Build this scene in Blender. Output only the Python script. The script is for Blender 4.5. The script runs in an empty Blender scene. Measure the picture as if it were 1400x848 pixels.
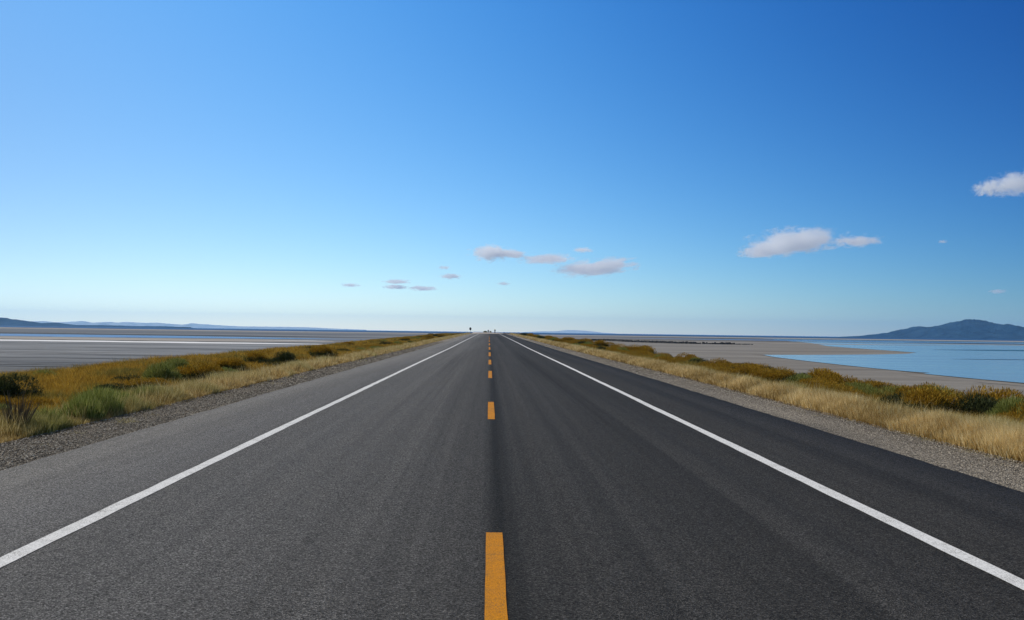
import bpy, math, random
import numpy as np
from mathutils import Vector, Matrix, noise as mnoise
random.seed(7); rng = np.random.default_rng(7)
S = bpy.context.scene
C = S.collection
R = math.radians

# ------------------------------------------------------------------ camera
F_PX = 1250.0
yaw, pitch, roll = math.atan(31/F_PX), math.atan(30.2/F_PX), 0.0135
Fw = Vector((math.sin(yaw)*math.cos(pitch), math.cos(yaw)*math.cos(pitch), math.sin(pitch)))
R0 = Vector((math.cos(yaw), -math.sin(yaw), 0)); U0 = R0.cross(Fw)
CX = R0*math.cos(roll) + U0*math.sin(roll); CY = -R0*math.sin(roll) + U0*math.cos(roll)
CAM = Vector((0, 0, 1.7))
cd = bpy.data.cameras.new('camera'); cam = bpy.data.objects.new('camera', cd); C.objects.link(cam)
m = Matrix((CX, CY, -Fw)).transposed().to_4x4(); m.translation = CAM; cam.matrix_world = m
cd.sensor_width = 36; cd.lens = F_PX/1400*36; cd.clip_start = .1; cd.clip_end = 60000
S.camera = cam

# ------------------------------------------------------------------ light
SUN_EL, SUN_AZ = R(40), R(-58)            # azimuth measured from +Y towards +X
w = bpy.data.worlds.new('World'); S.world = w; w.use_nodes = True
nt = w.node_tree; bg = nt.nodes['Background']
sky = nt.nodes.new('ShaderNodeTexSky'); sky.sky_type = 'NISHITA'; sky.sun_disc = False
sky.sun_elevation = SUN_EL; sky.sun_rotation = SUN_AZ
sky.altitude = 1300; sky.air_density = 1.0; sky.dust_density = 0.35; sky.ozone_density = 3.0
# sky grading over direction: deeper blue away from the sun (polarised part of the sky), paler towards it
SKY_A, SKY_B, SKY_C, SKY_D, SKY_E, SKY_F, SKY_G = (-0.128, 0.059, 0.190), (-0.707, -0.099, 0.176), (-2.240, -0.039, 0.653), (-5.227, -3.024, -1.693), (-2.362, -1.736, -1.215), (0.590, 0.395, 0.245), (0.108, -0.431, -0.662)
def wm(op, a_, b_=0., c_=0.):
    q = nt.nodes.new('ShaderNodeMath'); q.operation = op
    for v_, i_ in zip((a_, b_, c_), q.inputs):
        if isinstance(v_, (int, float)): i_.default_value = v_
        else: nt.links.new(v_, i_)
    return q.outputs[0]
tcw = nt.nodes.new('ShaderNodeTexCoord'); spw = nt.nodes.new('ShaderNodeSeparateXYZ'); nt.links.new(tcw.outputs['Generated'], spw.inputs[0])
wx = wm('MINIMUM', wm('MAXIMUM', spw.outputs[0], -.55), .55); wz = wm('MINIMUM', wm('MAXIMUM', spw.outputs[2], 0.), .36)
wxz = wm('MULTIPLY', wx, wz); wxx = wm('MULTIPLY', wx, wx); wh = wm('EXPONENT', wm('MULTIPLY', wz, -14.)); wxh = wm('MULTIPLY', wx, wh)
wk = wm('MULTIPLY', wm('MINIMUM', wm('MAXIMUM', wm('MULTIPLY', wm('SUBTRACT', .80, spw.outputs[2]), 2.6), 0.), 1.), wm('MINIMUM', wm('MAXIMUM', wm('MULTIPLY_ADD', spw.outputs[1], 1.6, .1), 0.), 1.))   # the grading fades out overhead and behind
sps = nt.nodes.new('ShaderNodeSeparateColor'); nt.links.new(sky.outputs[0], sps.inputs[0]); cbs = nt.nodes.new('ShaderNodeCombineColor')
for i_ in range(3):
    e_ = wm('MULTIPLY_ADD', wx, SKY_B[i_], SKY_A[i_]); e_ = wm('MULTIPLY_ADD', wz, SKY_C[i_], e_); e_ = wm('MULTIPLY_ADD', wxz, SKY_D[i_], e_); e_ = wm('MULTIPLY_ADD', wxx, SKY_E[i_], e_); e_ = wm('MULTIPLY_ADD', wh, SKY_F[i_], e_); e_ = wm('MULTIPLY_ADD', wxh, SKY_G[i_], e_)
    nt.links.new(wm('MULTIPLY', wm('EXPONENT', wm('MULTIPLY', e_, wk)), sps.outputs[i_]), cbs.inputs[i_])
nt.links.new(cbs.outputs[0], bg.inputs['Color'])
bg.inputs['Strength'].default_value = 0.11
sl = bpy.data.lights.new('sun', 'SUN'); sl.energy = 4.6; sl.angle = R(.53); sl.color = (1, .92, .79)
so = bpy.data.objects.new('sun', sl); C.objects.link(so)
sd = Vector((math.sin(SUN_AZ)*math.cos(SUN_EL), math.cos(SUN_AZ)*math.cos(SUN_EL), math.sin(SUN_EL)))
so.rotation_euler = sd.to_track_quat('Z', 'Y').to_euler()
S.view_settings.view_transform = 'Standard'; S.view_settings.look = 'None'
S.view_settings.exposure = -0.12; S.view_settings.gamma = 1
S.cycles.volume_bounces = 32; S.cycles.max_bounces = 32; S.cycles.transparent_max_bounces = 16
S.cycles.volume_max_steps = 256

# ------------------------------------------------------------------ helpers
ZP = -3.3                                  # level of the lake bed
def at(px, py, z=ZP):                      # photograph pixel -> point of a level plane
    d = Fw*F_PX + CX*(px-700) + CY*(424-py)
    t = (z-CAM.z)/d.z
    return CAM + d*t
def ray(px, py, dist):                     # point at a horizontal distance
    d = Fw*F_PX + CX*(px-700) + CY*(424-py)
    return CAM + d*(dist/math.hypot(d.x, d.y))

def tag(o, label=None, cat=None, group=None, kind=None):
    if label: o['label'] = label
    if cat: o['category'] = cat
    if group: o['group'] = group
    if kind: o['kind'] = kind
    return o
def mesh(name, v, f, mat, parent=None, smooth=False, attrs=None):
    me = bpy.data.meshes.new(name)
    v = np.asarray(v, dtype=np.float32)
    if isinstance(f, np.ndarray):
        n, k = f.shape
        me.vertices.add(len(v)); me.vertices.foreach_set('co', v.ravel())
        me.loops.add(n*k); me.loops.foreach_set('vertex_index', f.astype(np.int32).ravel())
        me.polygons.add(n); me.polygons.foreach_set('loop_start', np.arange(0, n*k, k, dtype=np.int32))
        me.polygons.foreach_set('loop_total', np.full(n, k, dtype=np.int32))
        me.update(calc_edges=True)
    else:
        me.from_pydata(v.tolist(), [], f); me.update()
    if attrs:
        for k, a in attrs.items():
            at_ = me.attributes.new(k, 'FLOAT', 'POINT'); at_.data.foreach_set('value', np.asarray(a, dtype=np.float32))
    if smooth: me.polygons.foreach_set('use_smooth', np.ones(len(me.polygons), dtype=bool))
    if mat: me.materials.append(mat)
    o = bpy.data.objects.new(name, me); C.objects.link(o); o.parent = parent
    return o
def empty(name, loc, rz=0):
    o = bpy.data.objects.new(name, None); C.objects.link(o); o.location = loc; o.rotation_euler.z = rz
    o.empty_display_size = .3
    return o
def copy_tree(o):
    c = o.copy(); C.objects.link(c)
    for ch in [x for x in o.children]:
        d = ch.copy(); C.objects.link(d); d.parent = c
    return c

class N:                                   # tiny node builder
    def __init__(s, name, rough=.9, spec=.3):
        s.m = bpy.data.materials.new(name); s.m.use_nodes = True; s.t = s.m.node_tree
        s.b = s.t.nodes['Principled BSDF']; s.b.inputs['Roughness'].default_value = rough
        s.b.inputs['Specular IOR Level'].default_value = spec
        s.out = s.t.nodes['Material Output']
        s.co = s.t.nodes.new('ShaderNodeTexCoord').outputs['Object']
    def new(s, typ, **kw):
        n = s.t.nodes.new(typ)
        for k, v in kw.items(): setattr(n, k, v)
        return n
    def link(s, a, b):
        if hasattr(a, 'is_output') or hasattr(a, 'links'): s.t.links.new(a, b)
        else: b.default_value = a
    def scale(s, xyz, src=None, loc=(0, 0, 0)):
        n = s.new('ShaderNodeMapping'); n.inputs['Scale'].default_value = xyz; n.inputs['Location'].default_value = loc
        s.link(src or s.co, n.inputs[0]); return n.outputs[0]
    def noise(s, sc, det=3, vec=None, rough=.5):
        n = s.new('ShaderNodeTexNoise'); n.inputs['Scale'].default_value = sc; n.inputs['Detail'].default_value = det
        n.inputs['Roughness'].default_value = rough
        s.link(vec or s.co, n.inputs['Vector']); return n.outputs['Fac']
    def voro(s, sc, vec=None, out='Color', feature='F1'):
        n = s.new('ShaderNodeTexVoronoi', feature=feature); n.inputs['Scale'].default_value = sc
        s.link(vec or s.co, n.inputs['Vector']); return n.outputs[out]
    def ramp(s, fac, stops, interp='LINEAR'):
        n = s.new('ShaderNodeValToRGB'); n.color_ramp.interpolation = interp
        e = n.color_ramp.elements
        while len(e) < len(stops): e.new(.5)
        for q, (p, c) in zip(e, stops):
            q.position = p; q.color = (*c, 1) if not isinstance(c, (int, float)) else (c, c, c, 1)
        s.link(fac, n.inputs[0]); return n.outputs[0]
    def mix(s, fac, a, b, typ='MIX'):
        n = s.new('ShaderNodeMix', data_type='RGBA', blend_type=typ)
        s.link(fac, n.inputs[0])
        for v, i in ((a, 6), (b, 7)):
            if isinstance(v, tuple): n.inputs[i].default_value = (*v, 1)
            else: s.link(v, n.inputs[i])
        return n.outputs[2]
    def math(s, op, a, b=0, c=0):
        n = s.new('ShaderNodeMath', operation=op)
        s.link(a, n.inputs[0]); s.link(b, n.inputs[1]); s.link(c, n.inputs[2]); return n.outputs[0]
    def attr(s, name):
        n = s.new('ShaderNodeAttribute', attribute_name=name); return n.outputs['Fac']
    def bump(s, h, dist, strength=1.0):
        n = s.new('ShaderNodeBump'); n.inputs['Distance'].default_value = dist; n.inputs['Strength'].default_value = strength
        s.link(h, n.inputs['Height']); s.link(n.outputs[0], s.b.inputs['Normal']); return n.outputs[0]
    def color(s, c):
        if isinstance(c, tuple): s.b.inputs['Base Color'].default_value = (*c, 1)
        else: s.link(c, s.b.inputs['Base Color'])
        return s
    def sep(s):
        n = s.new('ShaderNodeSeparateXYZ'); s.link(s.co, n.inputs[0]); return n.outputs
    def translucent(s, col, amt=.3):
        tr = s.new('ShaderNodeBsdfTranslucent'); s.link(col, tr.inputs[0])
        mx = s.new('ShaderNodeMixShader'); mx.inputs[0].default_value = amt
        s.t.links.new(s.b.outputs[0], mx.inputs[1]); s.t.links.new(tr.outputs[0], mx.inputs[2])
        s.t.links.new(mx.outputs[0], s.out.inputs[0])

# ------------------------------------------------------------------ profiles
XC, XL, XR = .066, -3.455, 3.70            # centre line and edge lines
EL, ER = -5.66, 5.95                       # asphalt edges
GL, GR = -7.08, 7.62                       # gravel edges
YE = 332.0                                 # asphalt ends on the crest
_py = np.array([-40, 0, 14, 40, 86, 119, 200, 331, 345, 365, 385, 420, 520, 900, 1200.])
_pz = np.array([-.03, 0, .05, .13, .23, .36, .62, 1.04, 1.22, 1.38, 1.3, .9, -.6, -2.8, -3.35])
def zr(y): return np.interp(y, _py, _pz)
_cx = np.array([-70, -40, -26, -23, -20.5, -18.2, -16, -12, -8.6, GL, EL, -5.2, 5.4, ER, GR, 9.2, 11.2, 12.6, 14.5, 18, 22, 26, 60.])
_cz = np.array([-3.9, -3.9, -3.7, -2.6, -1.3, -.6, -.42, -.36, -.26, -.14, -.06, -.16, -.16, -.06, -.14, -.24, -.32, -.45, -1., -2.3, -3.5, -3.9, -3.9])
def zt(x, y):
    x = np.asarray(x, float); y = np.asarray(y, float)
    c = np.interp(x, _cx, _cz)
    k = np.clip((-c-.2)/3.1, 0, 1)
    return zr(y)*(1-k) + c
def vnoise(x, y, s, seed=0.):
    return np.array([mnoise.noise(Vector((a*s+seed, b*s, seed))) for a, b in zip(np.ravel(x), np.ravel(y))]).reshape(np.shape(x))

# ------------------------------------------------------------------ materials
def mat_asphalt():
    n = N('asphalt', .85, .06)
    X, Y, Z = n.sep()
    streak = n.noise(1, 4, n.scale((2.2, .006, 1)), .55)
    fine_streak = n.noise(1, 3, n.scale((9, .03, 1)), .6)
    patch = n.noise(1, 4, n.scale((.6, .03, 1)))
    # ramp over X: wheel paths, seam, and sun glare on the left painted in
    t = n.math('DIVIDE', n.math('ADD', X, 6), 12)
    tracks_glare = n.ramp(t, [(0, .72), (.17, .70), (.215, .60), (.29, .64), (.37, .55), (.45, .50), (.494, .44), (.511, .23), (.526, .34), (.61, .36), (.68, .285), (.74, .325), (.80, .30), (1, .38)], 'EASE')
    v = n.math('ADD', n.math('MULTIPLY', n.math('SUBTRACT', streak, .5), .34), n.math('MULTIPLY', n.math('SUBTRACT', fine_streak, .5), .16))
    v = n.math('ADD', v, n.math('MULTIPLY', n.math('SUBTRACT', patch, .5), .20))
    v = n.math('ADD', v, tracks_glare)
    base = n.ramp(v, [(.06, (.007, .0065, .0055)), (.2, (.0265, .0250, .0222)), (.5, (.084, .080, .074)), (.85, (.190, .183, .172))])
    stones = n.voro(115)
    sr = n.new('ShaderNodeSeparateColor'); n.link(stones, sr.inputs[0])
    g = n.ramp(sr.outputs[0], [(0, .2), (.45, .8), (.8, 1.3), (1, 2.6)])
    col = n.mix(1, base, g, 'MULTIPLY')
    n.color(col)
    h = n.math('ADD', n.voro(115, out='Distance'), n.math('MULTIPLY', n.noise(60, 2), .8))
    n.bump(h, .008, 1)
    n.link(n.ramp(streak, [(.3, .78), (.7, .9)]), n.b.inputs['Roughness'])
    return n.m
def mat_paint(name, c, worn):
    n = N(name, .85, .12)
    sr = n.new('ShaderNodeSeparateColor'); n.link(n.voro(110), sr.inputs[0])
    f = n.ramp(sr.outputs[0], [(.0, .6), (.35, .9), (1, 1.05)])
    col = n.mix(1, c, f, 'MULTIPLY')
    wear = n.math('ADD', n.noise(130, 2), n.math('MULTIPLY', n.noise(5, 3), .5))
    col = n.mix(n.ramp(wear, [(worn, 0.), (worn+.1, .75)]), col, (.10, .085, .06))
    n.color(col); n.bump(n.voro(115, out='Distance'), .004, .7); return n.m
def mat_gravel():
    n = N('gravel', .95, .2)
    sr = n.new('ShaderNodeSeparateColor'); n.link(n.voro(55), sr.inputs[0])
    c1 = n.ramp(sr.outputs[0], [(0, (.015, .013, .010)), (.25, (.10, .085, .065)), (.6, (.25, .21, .155)), (1, (.58, .51, .40))])
    sr2 = n.new('ShaderNodeSeparateColor'); n.link(n.voro(95), sr2.inputs[0])
    c = n.mix(1, c1, n.ramp(sr2.outputs[1], [(0, .5), (1, 1.3)]), 'MULTIPLY')
    big = n.noise(1, 4, n.scale((1.3, .16, 1)))
    c = n.mix(1, c, n.ramp(big, [(.3, .68), (.7, 1.12)]), 'MULTIPLY')
    n.color(c)
    n.bump(n.math('SUBTRACT', 1, n.voro(55, out='Distance')), .02, 1); return n.m
def mat_soil():
    n = N('verge_soil', .95, .1)
    c = n.ramp(n.noise(9, 6), [(.3, (.075, .050, .022)), (.7, (.17, .115, .05))])
    n.color(c); n.bump(n.noise(20, 5), .05); return n.m
def mat_plain():
    n = N('lake_bed', .92, .18)
    X, Y, Z = n.sep()
    a = n.noise(1, 8, n.scale((.011, .06, 1)), .66)
    b = n.noise(1, 7, n.scale((.05, .22, 1)), .68)
    wob = n.noise(1, 4, n.scale((.006, .012, 1)))
    v = n.math('ADD', n.math('MULTIPLY', a, .65), n.math('MULTIPLY', b, .35))
    left = n.ramp(v, [(.34, (.085, .09, .093)), (.45, (.145, .15, .152)), (.54, (.20, .203, .203)), (.66, (.30, .297, .29))])
    right = n.ramp(v, [(.34, (.13, .115, .095)), (.5, (.205, .185, .155)), (.66, (.29, .265, .225))])
    # nearer mud of the left side is darker
    nearmud = n.ramp(n.math('DIVIDE', n.math('ADD', Y, n.math('MULTIPLY', n.math('SUBTRACT', wob, .5), 70)), 400), [(.15, .46), (.31, .56), (.41, 1.0), (1, 1.0)])
    left = n.mix(1, left, nearmud, 'MULTIPLY')
    side = n.ramp(n.math('ADD', n.math('DIVIDE', X, 200), .5), [(.42, 0.), (.58, 1.)])
    c = n.mix(side, left, right)
    # far bed beyond the first kilometre: grey brown
    far = n.ramp(n.math('DIVIDE', Y, 2000), [(.3, 0.), (.6, .8)])
    c = n.mix(far, c, n.ramp(v, [(.35, (.10, .10, .11)), (.65, (.24, .21, .18))]))
    n.color(c); n.bump(n.noise(2.5, 5), .12, .6); return n.m
def mat_flat(name, c, c2, rough=.95, spec=.15):
    n = N(name, rough, spec)
    n.color(n.ramp(n.noise(1, 6, n.scale((.012, .12, 1)), .62), [(.32, c), (.68, c2)])); return n.m
def mat_water(name, deep, rough, spec, rip=.02):
    n = N(name, rough, spec)
    streaks = n.noise(1, 5, n.scale((.004, .03, 1)), .6)
    n.color(n.ramp(streaks, [(.35, tuple(x*.8 for x in deep)), (.65, tuple(x*1.15 for x in deep))]))
    n.link(n.ramp(streaks, [(.35, rough*.8), (.65, rough*1.5)]), n.b.inputs['Roughness'])
    n.bump(n.noise(1, 4, n.scale((.25, .6, 1))), rip, 1); return n.m
def mat_hill(name, lo, hi):
    n = N(name, 1, .05)
    c = n.ramp(n.noise(.004, 8, None, .65), [(.35, lo), (.65, hi)])
    n.color(c); n.bump(n.noise(.005, 8, None, .6), 110, 1); return n.m
def mat_leaf(name, stops, trans=.3, tip=None, noise_amt=.25, nscale=.25, stops2=None):
    n = N(name, .8, .15)
    v = n.attr('rnd')
    c = n.ramp(v, stops)
    if stops2 is not None:
        c2 = n.ramp(v, stops2)
        c = n.mix(n.attr('kindmix'), c, c2)
    if tip is not None:
        c = n.mix(n.attr('tip'), c, tip if isinstance(tip, tuple) else n.ramp(v, tip))
    n.color(c); n.translucent(c, trans); return n.m
def mat_plain_colour(name, c, rough=.6, metal=0):
    n = N(name, rough, .4); n.b.inputs['Metallic'].default_value = metal
    n.color(n.ramp(n.noise(12, 4), [(.3, tuple(x*.8 for x in c)), (.7, tuple(min(1, x*1.15) for x in c))])); return n.m

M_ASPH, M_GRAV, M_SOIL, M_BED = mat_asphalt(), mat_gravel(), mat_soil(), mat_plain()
M_WHITE = mat_paint('white_paint', (.74, .73, .70), .84)
M_YELL = mat_paint('yellow_paint', (.58, .225, .006), .80)

# ------------------------------------------------------------------ ground, road
xs = np.unique(np.concatenate([-np.geomspace(70, 20000, 30), np.geomspace(60, 20000, 30), [-70, 60]]))
def grid(name, xs, ys, zf, mat, smooth=True):
    X, Y = np.meshgrid(xs, ys); Z = zf(X, Y)
    v = np.stack([X, Y, Z], -1).reshape(-1, 3)
    nx, ny = len(xs), len(ys)
    i = (np.arange(ny-1)[:, None]*nx + np.arange(nx-1)[None]).ravel()
    f = np.stack([i, i+1, i+nx+1, i+nx], -1)
    return mesh(name, v, f, mat, smooth=smooth)
g = grid('ground', np.concatenate([-np.geomspace(20000, 10, 30), np.geomspace(10, 20000, 30)]),
         np.concatenate([-np.geomspace(20000, 10, 12), np.geomspace(10, 20000, 30)]), lambda x, y: x*0+ZP, M_BED, False)
tag(g, kind='structure')
ys = np.concatenate([np.arange(-40, 60, 1.), np.arange(60, 420, 3.), np.arange(420, 1240, 20.)])
xs = np.unique(np.concatenate([np.linspace(-70, -26, 12), np.arange(-26, GL, .8), [GL, EL, -5.2, 0, 5.4, ER, GR], np.arange(GR, 26, .8), np.linspace(26, 60, 10)]))
def emb_z(x, y):
    z = zt(x, y); nz = vnoise(x, y, .35, 3.)*.10 + vnoise(x, y, .09, 9.)*.18
    out = np.clip((np.abs(x)-7.8)/3, 0, 1)
    return z + nz*out
e = grid('embankment', xs, ys, emb_z, M_SOIL); tag(e, kind='structure')

def strip(name, xa, xb, y0, y1, dy, lift, mat, jit=0, thick=0, jseed=0, cross=None):
    """a strip that follows the road's long profile; xa, xb numbers"""
    Y = np.arange(y0, y1+dy*.5, dy); n = len(Y)
    ja = vnoise(Y, Y*0+jseed, 1.3, jseed)*jit + vnoise(Y, Y*0+jseed, .23, jseed+5)*jit; jb = vnoise(Y, Y*0+jseed+3, 1.3, jseed+11)*jit + vnoise(Y, Y*0+jseed, .21, jseed+15)*jit
    cols = np.linspace(0, 1, 2 if cross is None else cross)
    V = []
    for c in cols:
        x = (xa+ja)*(1-c) + (xb+jb)*c
        V.append(np.stack([x, Y, zr(Y)+lift(x)], -1))
    if thick:
        a, b = V[0].copy(), V[-1].copy(); a[:, 2] -= thick; b[:, 2] -= thick; a[:, 0] -= thick*.5*np.sign(xb-xa); b[:, 0] += thick*.5*np.sign(xb-xa); V = [a]+V+[b]
    k = len(V); v = np.stack(V, 1).reshape(-1, 3)
    i = (np.arange(n-1)[:, None]*k + np.arange(k-1)[None]).ravel()
    f = np.stack([i, i+1, i+k+1, i+k], -1)
    return mesh(name, v, f, mat)
camber = lambda x: -.006*np.abs(x)+.004
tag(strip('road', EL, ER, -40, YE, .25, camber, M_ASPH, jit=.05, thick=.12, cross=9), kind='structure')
def glift(a, za, b, zb): return lambda x: np.interp(x, [min(a, b), max(a, b)], [za, zb] if a < b else [zb, za])
tag(strip('gravel_shoulder', GL-.25, EL+.15, -40, YE+3, .25, lambda x: np.interp(x, [GL-.25, GL, EL, EL+.15], [-.19, -.105, -.05, -.05]), M_GRAV, jit=.06, cross=6, jseed=2), kind='structure')
tag(strip('gravel_shoulder', ER-.15, GR+.25, -40, YE+3, .25, lambda x: np.interp(x, [ER-.15, ER, GR, GR+.25], [-.05, -.05, -.105, -.19]), M_GRAV, jit=.06, cross=6, jseed=4), kind='structure')
M_APRON = mat_flat('pale_gravel', (.42, .36, .29), (.55, .48, .40))
tag(strip('gravel_apron', -6.2, 5.2, YE-.2, 384, 2, lambda x: x*0+.02, M_APRON, jit=.3, thick=.12, cross=5, jseed=6), kind='structure')
lines = []
l4 = lambda x: camber(x)+.005
tag(strip('edge_line', XL-.075, XL+.075, -10, YE-1, .25, l4, M_WHITE, jit=.013, jseed=7), kind='structure')
tag(strip('edge_line', XR-.078, XR+.078, -10, YE-1, .25, l4, M_WHITE, jit=.013, jseed=8), kind='structure')
def y_of_row(row):                         # where the road surface crosses that row of the centre line
    yy = np.linspace(3, 330, 60000)
    scr = F_PX*(1.7-zr(yy))/yy + 454 
    return float(np.interp(-row, -scr, yy))
dash_rows = [(873, 728), (573.6, 550), (517.4, 507.6), (498.7, 492.4), (487.4, 482.3), (478.5, 475), (472.4, 470), (467.6, 465.9), (464.3, 463.2), (461.9, 461.2), (460.3, 459.8)]
for k, (a, b) in enumerate(dash_rows):
    y0, y1 = y_of_row(a), y_of_row(b)
    d = strip('lane_dash', XC-.067, XC+.067, y0, y1, max(.05, (y1-y0)/30), l4, M_YELL, jit=.005, jseed=20+k)
    tag(d, kind='structure')

# ------------------------------------------------------------------ lake bed details
def poly(name, pts, z, mat, sub=6, jit=0.):
    P = [Vector((p[0], p[1], z)) for p in pts]; out = []
    for i, p in enumerate(P):
        q = P[(i+1) % len(P)]
        L = (q-p).length
        for k in range(sub):
            r = p.lerp(q, k/sub)
            if jit: r = r + Vector((0, 1, 0))*jit*mnoise.noise(Vector((r.x*.02, r.y*.03, 3)))*max(1, abs(r.y)*.01)
            out.append(r)
    o = mesh(name, [tuple(v) for v in out], [list(range(len(out)))], mat)
    return tag(o, kind='structure')
def band(name, x0, x1, ya, yb, z, mat, taper0=.0, taper1=.25, jit=.12, n=160, seed=0., tilt=0.):
    """ragged band lying on the lake bed; tapers to its ends"""
    X = np.linspace(x0, x1, n); t = np.linspace(0, 1, n)
    env = np.clip(t/max(taper0, 1e-3), 0, 1)*np.clip((1-t)/max(taper1, 1e-3), 0, 1)
    mid = (ya+yb)/2 + tilt*t; hw = (yb-ya)/2
    s = 6/abs(x1-x0)*3
    na = vnoise(X, X*0, s, seed)+.5*vnoise(X, X*0, s*4, seed+3); nb = vnoise(X, X*0, s, seed+7)+.5*vnoise(X, X*0, s*4, seed+9)
    a = mid - hw*(env+jit*na*env*2); b = mid + hw*(env+jit*nb*env*2)
    v = np.concatenate([np.stack([X, a, X*0+z], -1), np.stack([X, b, X*0+z], -1)])
    i = np.arange(n-1); f = np.stack([i, i+1, i+n+1, i+n], -1)
    return tag(mesh(name, v, f, mat), kind='structure')
M_SALT = mat_flat('salt_crust', (.66, .65, .62), (.80, .79, .77))
M_DMUD = mat_flat('dark_mud', (.035, .038, .042), (.075, .08, .085))
M_LMUD = mat_flat('pale_mud', (.17, .17, .17), (.23, .23, .225))
M_TMUD = mat_flat('tan_mud', (.26, .235, .20), (.36, .32, .27))
M_FAR = mat_water('far_lake_water', (.015, .075, .20), .7, .08)
M_LAKE = mat_water('lake_water', (.17, .27, .31), .16, .5, .02)
M_CHAN = mat_water('channel_water', (.05, .13, .28), .3, .3)
M_SANDW = mat_flat('wet_sand', (.09, .072, .05), (.15, .12, .085))

band('lake', -19500, 19500, 2150, 19400, ZP+.5, M_FAR, 0, 0, .004, seed=1)
# left flats, near to far
M_SLATE = mat_flat('slate_mud', (.085, .095, .105), (.15, .155, .16))
band('salt_flat', -300, -38, 297, 325, ZP+.05, M_SALT, 0, .2, .10, 240, seed=2)
band('mud_flat', -300, -50, 326, 341, ZP+.06, M_DMUD, 0, .3, .2, 240, seed=3)
band('mud_flat', -420, -45, 342, 420, ZP+.04, M_TMUD, 0, .15, .05, 200, seed=4)
band('water_channel', -520, -60, 425, 545, ZP+.08, M_CHAN, 0, .25, .06, 200, seed=5)
band('mud_flat', -700, -40, 550, 660, ZP+.05, M_DMUD, 0, .2, .05, 200, seed=6)
band('mud_flat', -1500, 60, 665, 1250, ZP+.10, M_SLATE, 0, .3, .03, 200, seed=8)
band('mud_flat', -4000, 4000, 1480, 2140, ZP+.2, M_TMUD, 0, 0, .04, 200, seed=9)
band('mud_flat', -78, -38, 372, 425, ZP+.09, M_DMUD, .5, .4, .2, 80, seed=10)
band('salt_flat', -110, -52, 385, 396, ZP+.12, M_SALT, .5, .4, .2, 80, seed=11)
for k in range(16):                        # thin darker and paler lenses of silt on the left flat
    yy = float(np.exp(rng.uniform(math.log(95), math.log(290)))); xx = -rng.uniform(.25, .55)*yy - 10
    L = yy*rng.uniform(.25, .6)
    band('mud_flat', xx-L/2, xx+L/2, yy, yy*1.02+.3, ZP+.03+.002*k, M_LMUD if (k % 3 and yy > 165) else M_SLATE, .5, .5, .3, 60, seed=30+k)
# right flats
lake = [at(*p) for p in [(1043, 485.6), (1060, 488.8), (1082.6, 491.6), (1120, 496), (1165, 501), (1200, 504.6), (1231, 507.5), (1252, 509.2), (1271, 510.4), (1262, 511.6), (1297, 515), (1345, 519.6),
        (1400, 524.4), (1560, 540), (1800, 566), (2600, 520), (2300, 488), (1800, 472), (1560, 468.5), (1400, 466.2), (1300, 464.6), (1200, 463.4), (1100, 462.6), (1040, 462.8), (1073, 466.0), (1109, 469.2), (1132, 473.6), (1170, 476.6), (1211, 479.3), (1254, 482.6), (1240, 484), (1200, 485), (1132, 485.6)]]
poly('lake', lake, ZP+.06, M_LAKE, 8, .25)
def shore(name, pix, width, z, mat):       # narrow rim of wet sand along the water's edge
    P = [at(*p) for p in pix]; v = []; n = len(P)
    for i, p in enumerate(P):
        e0 = .3+.7*math.sin(math.pi*min(1, max(0, i/(n-1))))
        k = p.y/100
        v += [(p.x, p.y+width*.3, z), (p.x, p.y-width*e0*k, z)]
    f = [[2*i, 2*i+2, 2*i+3, 2*i+1] for i in range(n-1)]
    return tag(mesh(name, v, f, mat), kind='structure')
shore('wet_sand', [(1030, 485), (1043, 485.8), (1060, 489), (1082.6, 491.8), (1120, 496.2), (1165, 501.2), (1231, 507.7), (1297, 515.2), (1345, 519.8), (1400, 524.6), (1560, 540.2)], 7, ZP+.03, M_SANDW)
shore('wet_sand', [(1300, 519.3), (1330, 522.5), (1400, 528.4), (1560, 544)], 1.6, ZP+.035, M_DMUD)
shore('wet_sand', [(1000, 486.6), (1082.6, 496.3), (1165, 506), (1231, 513), (1297, 521), (1400, 531)], 1.3, ZP+.035, M_SANDW)
def sandbar(pl, pr, py_l, py_r, th, mat, z=ZP+.09):
    n = 40; up, lo = [], []
    for i in range(n):
        t = i/(n-1); px = pl+(pr-pl)*t; py = py_l+(py_r-py_l)*t; k = math.sin(math.pi*min(1, t*1.0+.02))**.5*th if pr < 1500 else min(1, t*4)*th
        a, b = at(px, py+k/2+.05), at(px, py-k/2-.05)
        up.append((b.x, b.y, z)); lo.append((a.x, a.y, z))
    f = [[i, i+1, n+i+1, n+i] for i in range(n-1)]
    return tag(mesh('sandbar', lo+up, f, mat), kind='structure')
sandbar(1236, 1620, 468.9, 474, 1.0, M_DMUD)
sandbar(1120, 1480, 462.6, 466.6, .5, M_SANDW)
M_TEAL = mat_water('weedy_water', (.03, .10, .12), .3, .4)
sandbar(1275, 1600, 478.6, 481.5, 1.4, M_TEAL, ZP+.11).name = 'water_patch'
sandbar(1300, 1600, 491.4, 494, .8, mat_water('rippled_water', (.09, .19, .27), .3, .45), ZP+.11).name = 'water_patch'
# faint blue pools and mud lines far out on the right
for (a, b, ya, yb, mt) in ((120, 620, 900, 1060, M_CHAN), (260, 700, 680, 730, M_TMUD), (60, 300, 560, 600, M_TMUD), (100, 900, 1180, 1320, M_DMUD), (70, 420, 760, 800, M_DMUD), (300, 1500, 1400, 1480, M_CHAN)):
    band('water_channel' if mt is M_CHAN else 'mud_flat', a, b, ya, yb, ZP+.05+ya*1e-4, mt, .3, .3, .12, 100, seed=ya)

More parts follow.
